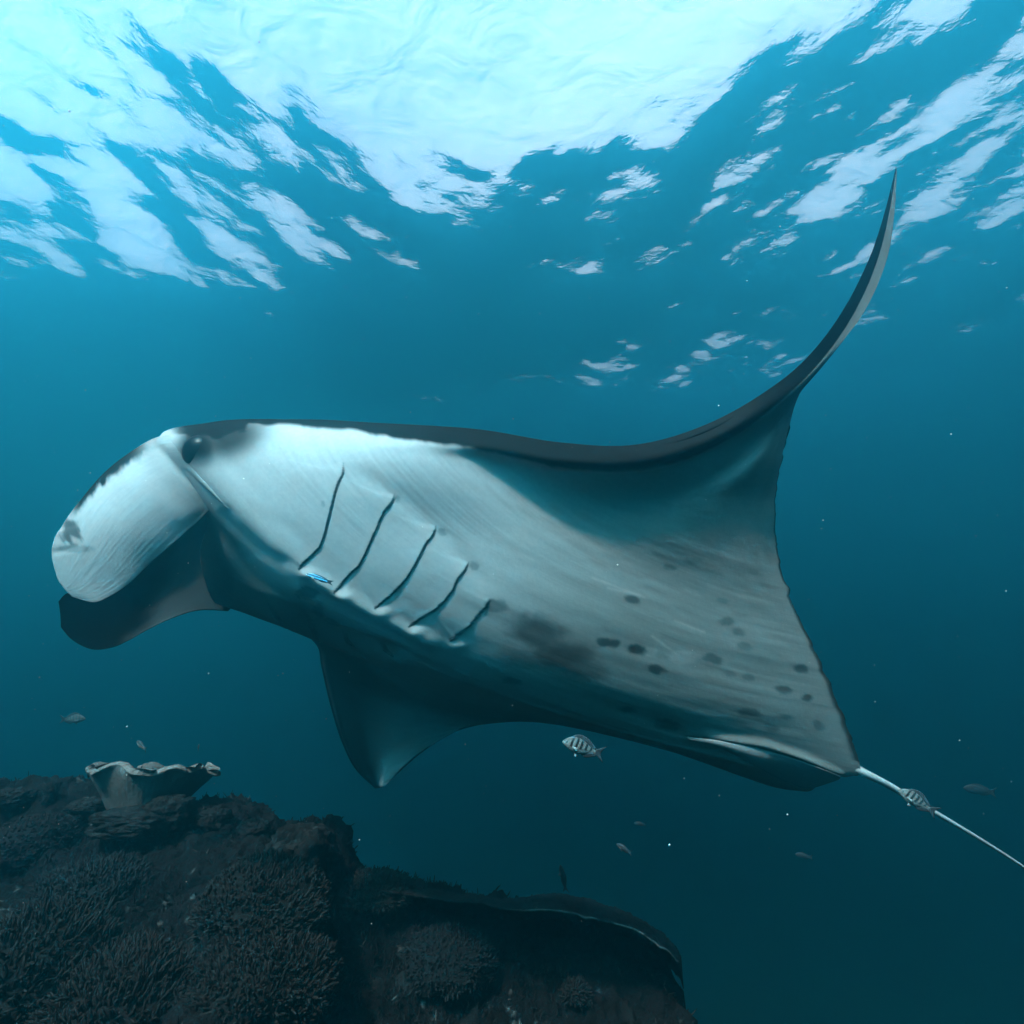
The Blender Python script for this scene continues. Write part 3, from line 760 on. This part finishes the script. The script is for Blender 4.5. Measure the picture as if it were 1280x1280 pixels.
soft_coral(45, 1200, .24, .75, 2200, .034, .0038, GC, 'large slate grey finger coral spreading over the reef slope', 101, (0, -.2, .5))
soft_coral(150, 1240, .19, .7, 1800, .030, .0036, BC, 'low grey brown finger coral against the large slate one', 102, (0, -.2, .5))
soft_coral(120, 1105, .17, .55, 1600, .018, .0034, BLU, 'flat bluish grey coral cushion below the ruffled cup coral', 103, (0, 0, .3))
soft_coral(325, 1120, .20, .75, 2200, .018, .0036, GC, 'rounded grey brown coral dome with stubby knobs under the rock knob', 104, (0, -.1, .4))
soft_coral(330, 1215, .20, .7, 2200, .022, .0036, BC, 'brown knobbly coral mound lower on the reef slope below the grey dome', 105, (0, -.1, .4))
soft_coral(45, 1045, .14, .8, 900, .008, .004, BC, 'smooth pinkish brown coral head beside the ruffled cup coral', 106)
soft_coral(560, 1190, .17, .55, 1200, .014, .0034, (.008,.0074,.0074), 'very dark coral cushion under the plate coral edge', 107)
soft_coral(470, 1108, .15, .5, 1200, .014, .0032, (.012,.0105,.0095), 'low mossy coral mat on the ledge left of the plate coral', 108)
soft_coral(720, 1238, .045, .9, 260, .014, .003, (.009, .0075, .007), 'small pale tuft coral in the dark below the plate coral', 109)

def rock_lump(px, py, D, r, seed, label, squash=(1, 1, .8)):
    nu, nv = 60, 90
    lat, lon = np.meshgrid(np.linspace(0, math.pi, nu), np.linspace(0, 2 * math.pi, nv), indexing='ij')
    d = np.stack([np.sin(lat) * np.cos(lon), np.sin(lat) * np.sin(lon), np.cos(lat)], -1)
    box = d / np.maximum(np.abs(d).max(-1, keepdims=True), 1e-6)
    rr = r * (1 + .28 * fbm(d, 1.6, 3, seed=seed) + .16 * fbm(d, 5, 4, seed=seed + 5, ridged=True) + .05 * fbm(d, 15, 3, seed=seed + 9))
    P = (d * .72 + box * .28) * rr[..., None] * np.array(squash)
    P[:, -1] = P[:, 0]
    k = fbm(d, 4, 4, seed=seed + 2)[..., None]
    c = np.array([.0075, .006, .0057]) * (1 + .9 * k)
    g = sstep(.2, .5, fbm(d, 9, 3, seed=seed + 12))[..., None]; c = c * (1 - g) + np.array([.020, .018, .017]) * g
    o = mesh_obj('coral_rock', P.reshape(-1, 3), grid_faces(nu, nv, True), bpy.data.materials['reef_rock'], colors=c.reshape(-1, 3))
    o.location = at(px, py, D); tag(o, label, 'rock', 'coral rocks lying on the reef')
rock_lump(374, 1076, 2.28, .135, 201, 'blocky dark coral rock knob at the step of the reef crest', (1, 1, .85))
rock_lump(212, 1018, 2.34, .085, 202, 'round black coral rock in front of the ruffled cup coral foot', (1, .9, .75))
rock_lump(62, 990, 2.6, .04, 203, 'small black coral stub standing on the crest beside the coral head', (.8, .8, 1.1))
rock_lump(268, 1024, 2.4, .055, 204, 'small craggy rock on the crest between cup coral and knob', (1.1, 1, .7))
rock_lump(165, 1027, 2.28, .095, 206, 'broad dark rock below the foot of the cup coral', (1.5, 1, .5))
rock_lump(20, 996, 2.6, .06, 207, 'dark rounded rock at the crest edge beside the small stub', (1.2, 1, .6))
rock_lump(318, 1040, 2.36, .06, 208, 'craggy rock leaning on the blocky knob of the crest', (1.1, 1, .7))
rock_lump(110, 1008, 2.5, .06, 205, 'pale flecked low rock at the left foot of the cup coral', (1.3, 1, .5))

def cup_coral():
    c0 = at(176, 1028, 2.42)
    nu, nv = 70, 300
    u = np.linspace(0, 1, nu); a = np.linspace(0, 2 * math.pi, nv)
    ug, ag = np.meshgrid(u, a, indexing='ij')
    ruff = (.5 * np.sin(5 * ag + .6) + .30 * np.sin(8 * ag + 2.1) + .22 * np.sin(13 * ag + .4))
    prof_r = np.interp(u, [0, .15, .5, .8, 1], [.085, .115, .185, .245, .272])[:, None]
    prof_z = np.interp(u, [0, .15, .5, .8, 1], [-.08, .0, .10, .175, .215])[:, None]
    rim = sstep(.5, 1.0, ug)
    fold = sstep(.86, 1.0, ug)
    r = prof_r + rim * .015 * ruff + fold * .010 * np.sin(11 * ag + 1) + .006 * np.sin(7 * ag) * ug
    z = prof_z + rim * .022 * np.roll(ruff, 12, 1) - fold * .012 * (1 + np.sin(8 * ag + 1.2))
    r = r + .0014 * np.sin(64 * ag + 5 * ug + 2 * np.sin(3 * ag)) * ug + .0022 * fbm(np.stack([np.cos(ag), np.sin(ag), ug * 1.5], -1), 7, 3, seed=233)
    outer = np.stack([r * np.cos(ag) * .98, r * np.sin(ag) * .85, z * 1.05], -1)
    nrm = vert_normals(outer)
    ctr = np.array([0, 0, .3]); s = np.sign((nrm * (ctr - outer)).sum(-1).mean())
    t = .018 + .012 * rim
    inner = outer + s * nrm * t[..., None]
    outer[:, -1] = outer[:, 0]; inner[:, -1] = inner[:, 0]
    V, F = shell(outer, inner)
    P = V
    c = np.array([.072, .052, .047]) * (1 + .22 * fbm(P, 9, 4, seed=231)[:, None])
    rr = np.concatenate([sstep(.90, .99, ug).ravel(), sstep(.9, .99, ug).ravel()])[:, None]
    c = c * (1 - rr) + np.array([.11, .085, .078]) * rr
    o = mesh_obj('cup_coral', V, F, pigment_mat('cup_coral_skin', .9, .03, None, .35, 90), colors=c)
    o.location = c0; o.rotation_euler = (R(-7), R(3), R(20)); o.scale = (.95, .95, .95)
    tag(o, 'pale mauve grey cup shaped leather coral with ruffled rim on the reef crest', 'coral')
cup_coral()

def plate_coral():
    rim = [(455,1110,2.28),(520,1118,2.24),(580,1127,2.2),(640,1136,2.16),(690,1137,2.13),(740,1148,2.1),(790,1162,2.08),(815,1176,2.08),(835,1190,2.12),(848,1202,2.2)]
    back = [(455,1104,2.5),(520,1110,2.62),(590,1120,2.75),(650,1124,2.85),(700,1120,2.9),(750,1132,2.85),(800,1152,2.75),(825,1168,2.6),(842,1184,2.45),(852,1200,2.32)]
    n, m = 420, 110
    k = np.linspace(0, 1, len(rim))
    Ra = spline(k, np.array([at(*p) for p in rim]), np.linspace(0, 1, n)); Ba = spline(k, np.array([at(*p) for p in back]), np.linspace(0, 1, n))
    v = np.linspace(0, 1, m)
    G = Ra[:, None] * (1 - v)[None, :, None] + Ba[:, None] * v[None, :, None]
    a = np.linspace(0, 1, n)
    scal = (.014 * np.sin(a * 55) + .010 * np.sin(a * 131 + 1) + .030 * fbm(np.stack([a * 60, 0 * a, 0 * a], -1), 1, 3, seed=241))
    dirv = Ra - Ba; dirv /= np.linalg.norm(dirv, axis=1, keepdims=True)
    G = G + dirv[:, None] * scal[:, None, None] * (1 - v)[None, :, None] ** 2
    G[..., 2] += .012 * fbm(G, 7, 3, seed=243) + .020 * fbm(G, 26, 4, gain=.6, seed=247, ridged=True) * sstep(.03, .2, v)[None]
    t = np.interp(v, [0, .04, .3, 1], [.005, .012, .05, .10])
    Bt = G - np.array([0, 0, 1]) * t[None, :, None]
    V, F = shell(G, Bt)
    vv = np.repeat(v[None], n, 0)
    c = np.array([.016, .013, .013]) * (1 + .5 * fbm(G, 18, 3, seed=251)[..., None])
    brk = sstep(.30, .42, a)[:, None] * sstep(-.55, -.3, fbm(np.stack([a * 9, 0 * a, 0 * a], -1), 1, 2, seed=253))[:, None]
    e = ((1 - sstep(.018, .034, vv)) * brk)[..., None]
    c = c * (1 - e) + np.array([.13, .115, .105]) * e
    cb = np.ones(G.shape) * np.array([.010, .009, .009])
    eb = ((1 - sstep(.008, .016, vv)) * brk)[..., None]; cb = cb * (1 - eb) + np.array([.11, .095, .085]) * eb
    o = mesh_obj('plate_coral', V, F, pigment_mat('plate_coral_skin', .9, .03, None, .5, 70), colors=np.concatenate([c.reshape(-1, 3), cb.reshape(-1, 3)]), loc=G.reshape(-1, 3).mean(0))
    tag(o, 'dark flat plate coral with thin pale growing edge on the ledge', 'coral')
plate_coral()

def reef_turf():
    rng = np.random.default_rng(5)
    P = REEF_P[25:425, 29:359].reshape(-1, 3)
    nn = vert_normals(REEF_P)[25:425, 29:359].reshape(-1, 3); nn *= np.where(nn[:, 2:] < 0, -1, 1)
    w = sstep(-.25, .3, fbm(P, 3.2, 3, seed=261)) * (P[:, 2] > -2.2); w = w / w.sum()
    n = 15000
    k = rng.choice(len(P), n, p=w)
    p = P[k] + rng.normal(0, .004, (n, 3)); d = nn[k] + rng.normal(0, .45, (n, 3)) + np.array([0, 0, .4]); d /= np.linalg.norm(d, axis=1, keepdims=True)
    L_ = rng.uniform(.008, .026, n)[:, None]; ts = np.array([-.1, .5, 1.0])
    path = p[:, None] + d[:, None] * (ts[None] * L_)[..., None] + rng.normal(0, .3, (n, 1, 3)) * (np.clip(ts, 0, 1)[None] ** 2 * L_)[..., None]
    rd = rng.uniform(.0016, .0042, n)[:, None] * np.array([1, .9, .25])[None]
    V, F = tubes(path, rd, 4)
    c = np.array([.0075, .0058, .0054])[None] * rng.uniform(.4, 1.8, n)[:, None]
    lt = rng.random(n) < .035; c[lt] = np.array([.07, .066, .062]) * rng.uniform(.4, 1, lt.sum())[:, None]
    o = mesh_obj('reef_turf', V, F, CORAL, colors=np.repeat(c, 12, axis=0))
    tag(o, 'short dark algae turf and tiny polyps carpeting the reef', kind='stuff')
reef_turf()


# ---------------------------------------------------------------- fish
FISH = pigment_mat('fish_skin', .4, .12, None, .1, 150)
EYE = plain_mat('fish_eye', (.01, .01, .012), .1, .6, .2, 30, .02)
def fish(name, label, px, py, D, L, head=180, yaw=0, kind='sergeant', detail=True, group=None, roll=0):
    """nose at +x; body lofted from a side profile, fins joined on"""
    n, m = 46, 18
    x = np.linspace(0, 1, n)                                           # nose .. tail root
    prof = {'sergeant': ([0,.05,.15,.3,.45,.6,.75,.87,1], [.012,.075,.15,.205,.215,.185,.12,.065,.055], [.010,.05,.10,.155,.18,.155,.10,.055,.05], .34),
            'wrasse': ([0,.06,.2,.4,.6,.8,.92,1], [.008,.04,.065,.078,.076,.058,.04,.038], [.008,.035,.06,.07,.07,.05,.036,.036], .62),
            'oval': ([0,.06,.2,.4,.6,.8,.92,1], [.012,.07,.14,.165,.14,.085,.05,.045], [.01,.06,.12,.15,.13,.08,.045,.045], .42)}[kind]
    top = np.interp(x, prof[0], prof[1]); bot = np.interp(x, prof[0], prof[2])
    for _ in range(4):
        top[1:-1] = (top[:-2] + 2 * top[1:-1] + top[2:]) / 4; bot[1:-1] = (bot[:-2] + 2 * bot[1:-1] + bot[2:]) / 4
    wid = prof[3] * (top + bot) / 2 * np.interp(x, [0, .2, .7, 1], [1.1, 1.1, .9, .35])
    a = np.linspace(0, 2 * math.pi, m)
    ca, sa = np.cos(a), np.sin(a)
    z = np.where(sa[None] > 0, sa[None] * top[:, None], sa[None] * bot[:, None])
    yv = ca[None] * wid[:, None]
    xx = np.repeat((.5 - .82 * x)[:, None], m, 1)
    Bd = np.stack([xx, yv, z], -1)
    V = [Bd.reshape(-1, 3)]; F = [grid_faces(n, m)]
    rx = np.repeat(x[:, None], m, 1); rz = z / np.where(z > 0, top[:, None], bot[:, None])
    if kind == 'sergeant':
        c = np.ones(Bd.shape) * np.array([.14, .13, .125])
        bars = np.zeros(rx.shape)
        for b_, w_ in ((.26, .032), (.40, .034), (.54, .036), (.68, .034), (.82, .03)):
            bars = np.maximum(bars, 1 - sstep(w_ * .7, w_ * 1.35, np.abs(rx - b_ - .03 * rz)))
        bars *= sstep(-.45, -.05, rz)
        back = sstep(.35, 1.0, rz) * .6
        k = np.clip(np.maximum(bars, back), 0, 1)[..., None]
        c = c * (1 - k) + np.array([.010, .010, .011]) * k
    elif kind == 'wrasse':
        c = np.ones(Bd.shape) * np.array([.10, .55, .85])
        c = c * (1 - sstep(.1, .35, -rx + .35)[..., None]) + np.array([.75, .72, .65]) * sstep(.1, .35, -rx + .35)[..., None]
        k = (1 - sstep(.25, .5, np.abs(rz - .55)))[..., None]; c = c * (1 - k) + np.array([.01, .015, .03]) * k
        k = (1 - sstep(.15, .4, np.abs(rz + .7)))[..., None]; c = c * (1 - k) + np.array([.01, .05, .14]) * k
    else:
        c = np.ones(Bd.shape) * (np.array([.03, .03, .035]) if kind == 'oval' else .1)
        if 'pale' in label: 
            k = (1 - sstep(-.6, .3, rz))[..., None]; c = c * (1 - k) + np.array([.30, .24, .20]) * k
            k = sstep(.7, .95, rx)[..., None]; c = c * (1 - k) + np.array([.28, .14, .12]) * k
    C = [c.reshape(-1, 3)]; off = n * m
    def fin(outline, rootz, yoff=0.0, col=(.03, .033, .038), splay=0.0):
        nonlocal off
        o_ = np.array(outline, float)                                   # (k, 2) pairs root x,z -> edge x,z
        k = len(o_)
        A = np.stack([o_[:, 0], np.full(k, yoff), o_[:, 1]], -1); E = np.stack([o_[:, 2], np.full(k, yoff + splay), o_[:, 3]], -1)
        v = np.linspace(0, 1, 6)[None, :, None]
        mid = A[:, None] * (1 - v) + E[:, None] * v
        th = (.010 * (1 - v[..., 0]) + .002)
        f1 = mid.copy(); f1[..., 1] += th; f2 = mid.copy(); f2[..., 1] -= th
        vv, ff = shell(f1, f2); V.append(vv); F.append(ff + off); off += len(vv)
        C.append(np.ones((len(vv), 3)) * np.array(col))
    zt = lambda q: float(np.interp(q, x, top)); zb = lambda q: -float(np.interp(q, x, bot))
    X_ = lambda q: .5 - .82 * q
    h = {'sergeant': .075, 'wrasse': .03, 'oval': .05}[kind]
    fin([(X_(q), zt(q) - .012, X_(q) - .035 - .03 * q, zt(q) + h * math.sin(math.pi * min(1, (q - .22) / .78 + .12)) ** .6) for q in np.linspace(.24, .94, 12)], 0)
    fin([(X_(q), zb(q) + .012, X_(q) - .05, zb(q) - h * 1.1 * math.sin(math.pi * ((q - .55) / .45)) ** .6) for q in np.linspace(.58, .95, 9)], 0)
    fin([(X_(.97), q * .05, X_(1.0) - .10 - .10 * abs(q) ** 1.5, q * (.20 if kind != 'wrasse' else .08)) for q in np.linspace(-1, 1, 13)], 0)
    if detail:
        pc = (.16, .16, .16)
        fin([(X_(.40) + .0, zb(.40) + .02, X_(.40) - q * .10, zb(.40) - .075 * (1 - .5 * q)) for q in np.linspace(.15, 1, 5)], 0, .02, pc, .02)
        for s in (-1, 1):
            fin([(X_(.30), -.02 - .02 * q, X_(.30) - .13 + .02 * q, .01 - .075 * q) for q in np.linspace(0, 1, 5)], 0, s * float(np.interp(.30, x, wid)), pc, s * .05)
    V = np.concatenate(V) * L; F = np.concatenate(F)
    # bearing and heading
    hd, yw = R(head), R(yaw)
    fx = (AX_R * math.cos(hd) + AX_U * math.sin(hd)) * math.cos(yw) + AX_F * math.sin(yw)
    up = AX_U - fx * (AX_U @ fx)
    if np.linalg.norm(up) < .3: up = -AX_R - fx * (-AX_R @ fx)
    up /= np.linalg.norm(up)
    fy = np.cross(up, fx)
    M = Matrix(((fx[0], fy[0], up[0]), (fx[1], fy[1], up[1]), (fx[2], fy[2], up[2]))) @ Matrix.Rotation(R(roll), 3, 'X')
    pos = at(px, py, D)
    if detail:
        root = empty(name, pos)
        b = mesh_obj('body', V, F, FISH, root, colors=np.concatenate(C))
        lat, lon = np.meshgrid(np.linspace(0, math.pi, 8), np.linspace(0, 2 * math.pi, 11), indexing='ij')
        ball = np.stack([np.sin(lat) * np.cos(lon), .5 * np.sin(lat) * np.sin(lon), np.cos(lat)], -1).reshape(-1, 3) * .024 * L
        for s in (-1, 1):
            e = np.array([X_(.13), s * float(np.interp(.13, x, wid)) * .86, zt(.13) * .30]) * L
            mesh_obj('eye', ball + e, grid_faces(8, 11, True), EYE, root)
    else:
        root = mesh_obj(name, V, F, FISH, colors=np.concatenate(C)); root.location = pos
    root.rotation_euler = M.to_euler()
    tag(root, label, 'fish', group)
    return root
G1 = 'small reef fish in the water'
fish('striped_fish', 'silvery fish with dark bars swimming under the belly of the manta', 729, 935, 1.55, .119, 166, 8, group=G1)
fish('striped_fish', 'silvery fish with dark bars swimming in front of the manta tail', 1147, 1002, 1.78, .115, 152, 25, group=G1)
fish('striped_fish', 'hazy barred fish hovering above the ruffled cup coral, left end', 91, 899, 4.6, .19, -3, 10, group=G1)
fish('cleaner_fish', 'slender electric blue cleaner fish below the first gill slit', 399, 723, 1.54, .086, 163, 8, 'wrasse', group=G1)
fish('small_fish', 'small pale bellied fish with reddish tail just above the cup coral', 177, 932, 3.2, .10, 158, 25, 'oval', group=G1)
fish('small_fish', 'tiny dark fish above the right rim of the cup coral', 248, 935, 3.6, .07, 140, 60, 'oval', False, G1)
fish('small_fish', 'black fish pointing straight up over the plate coral', 704, 1098, 2.7, .12, 103, 15, 'oval', True, G1)
fish('small_fish', 'small dark fish hovering in deep water right of the upright fish', 780, 1061, 3.4, .11, 170, 40, 'oval', True, G1)
fish('small_fish', 'faint dark fish in deep blue water below the manta tail root', 1005, 1070, 5.2, .15, 180, 20, 'oval', False, G1)
fish('reef_fish', 'larger faint fish fading into blue water beyond the manta tail', 1225, 988, 6.0, .32, 175, 10, 'oval', False, G1)
fish('small_fish', 'faint tiny fish in open water below the lowered far wing', 800, 1030, 6.0, .13, 185, 20, 'oval', False, G1)

def marine_snow():
    rng = np.random.default_rng(9)
    n = 3200
    D = rng.uniform(1.2, 5.5, n); px = rng.uniform(-200, 1480, n); py = rng.uniform(-100, 1380, n)
    P = at(px, py, D); P = P[P[:, 2] > -.6 - .0 * P[:, 1]]; n = len(P)
    r = np.exp(rng.normal(math.log(.0008), .5, n))
    o8 = np.array([[1,0,0],[-1,0,0],[0,1,0],[0,-1,0],[0,0,1],[0,0,-1]], float)
    f8 = np.array([[0,2,4],[2,1,4],[1,3,4],[3,0,4],[2,0,5],[1,2,5],[3,1,5],[0,3,5]])
    V = (P[:, None] + o8[None] * r[:, None, None] * rng.uniform(.6, 1.5, (n, 6, 1))).reshape(-1, 3)
    F = (f8[None] + 6 * np.arange(n)[:, None, None]).reshape(-1, 3)
    o = mesh_obj('marine_snow', V, F, plain_mat('plankton', (.55, .55, .52), .8, .2, .3, 50, 0))
    tag(o, 'tiny pale plankton specks drifting in the water', kind='stuff')
marine_snow()
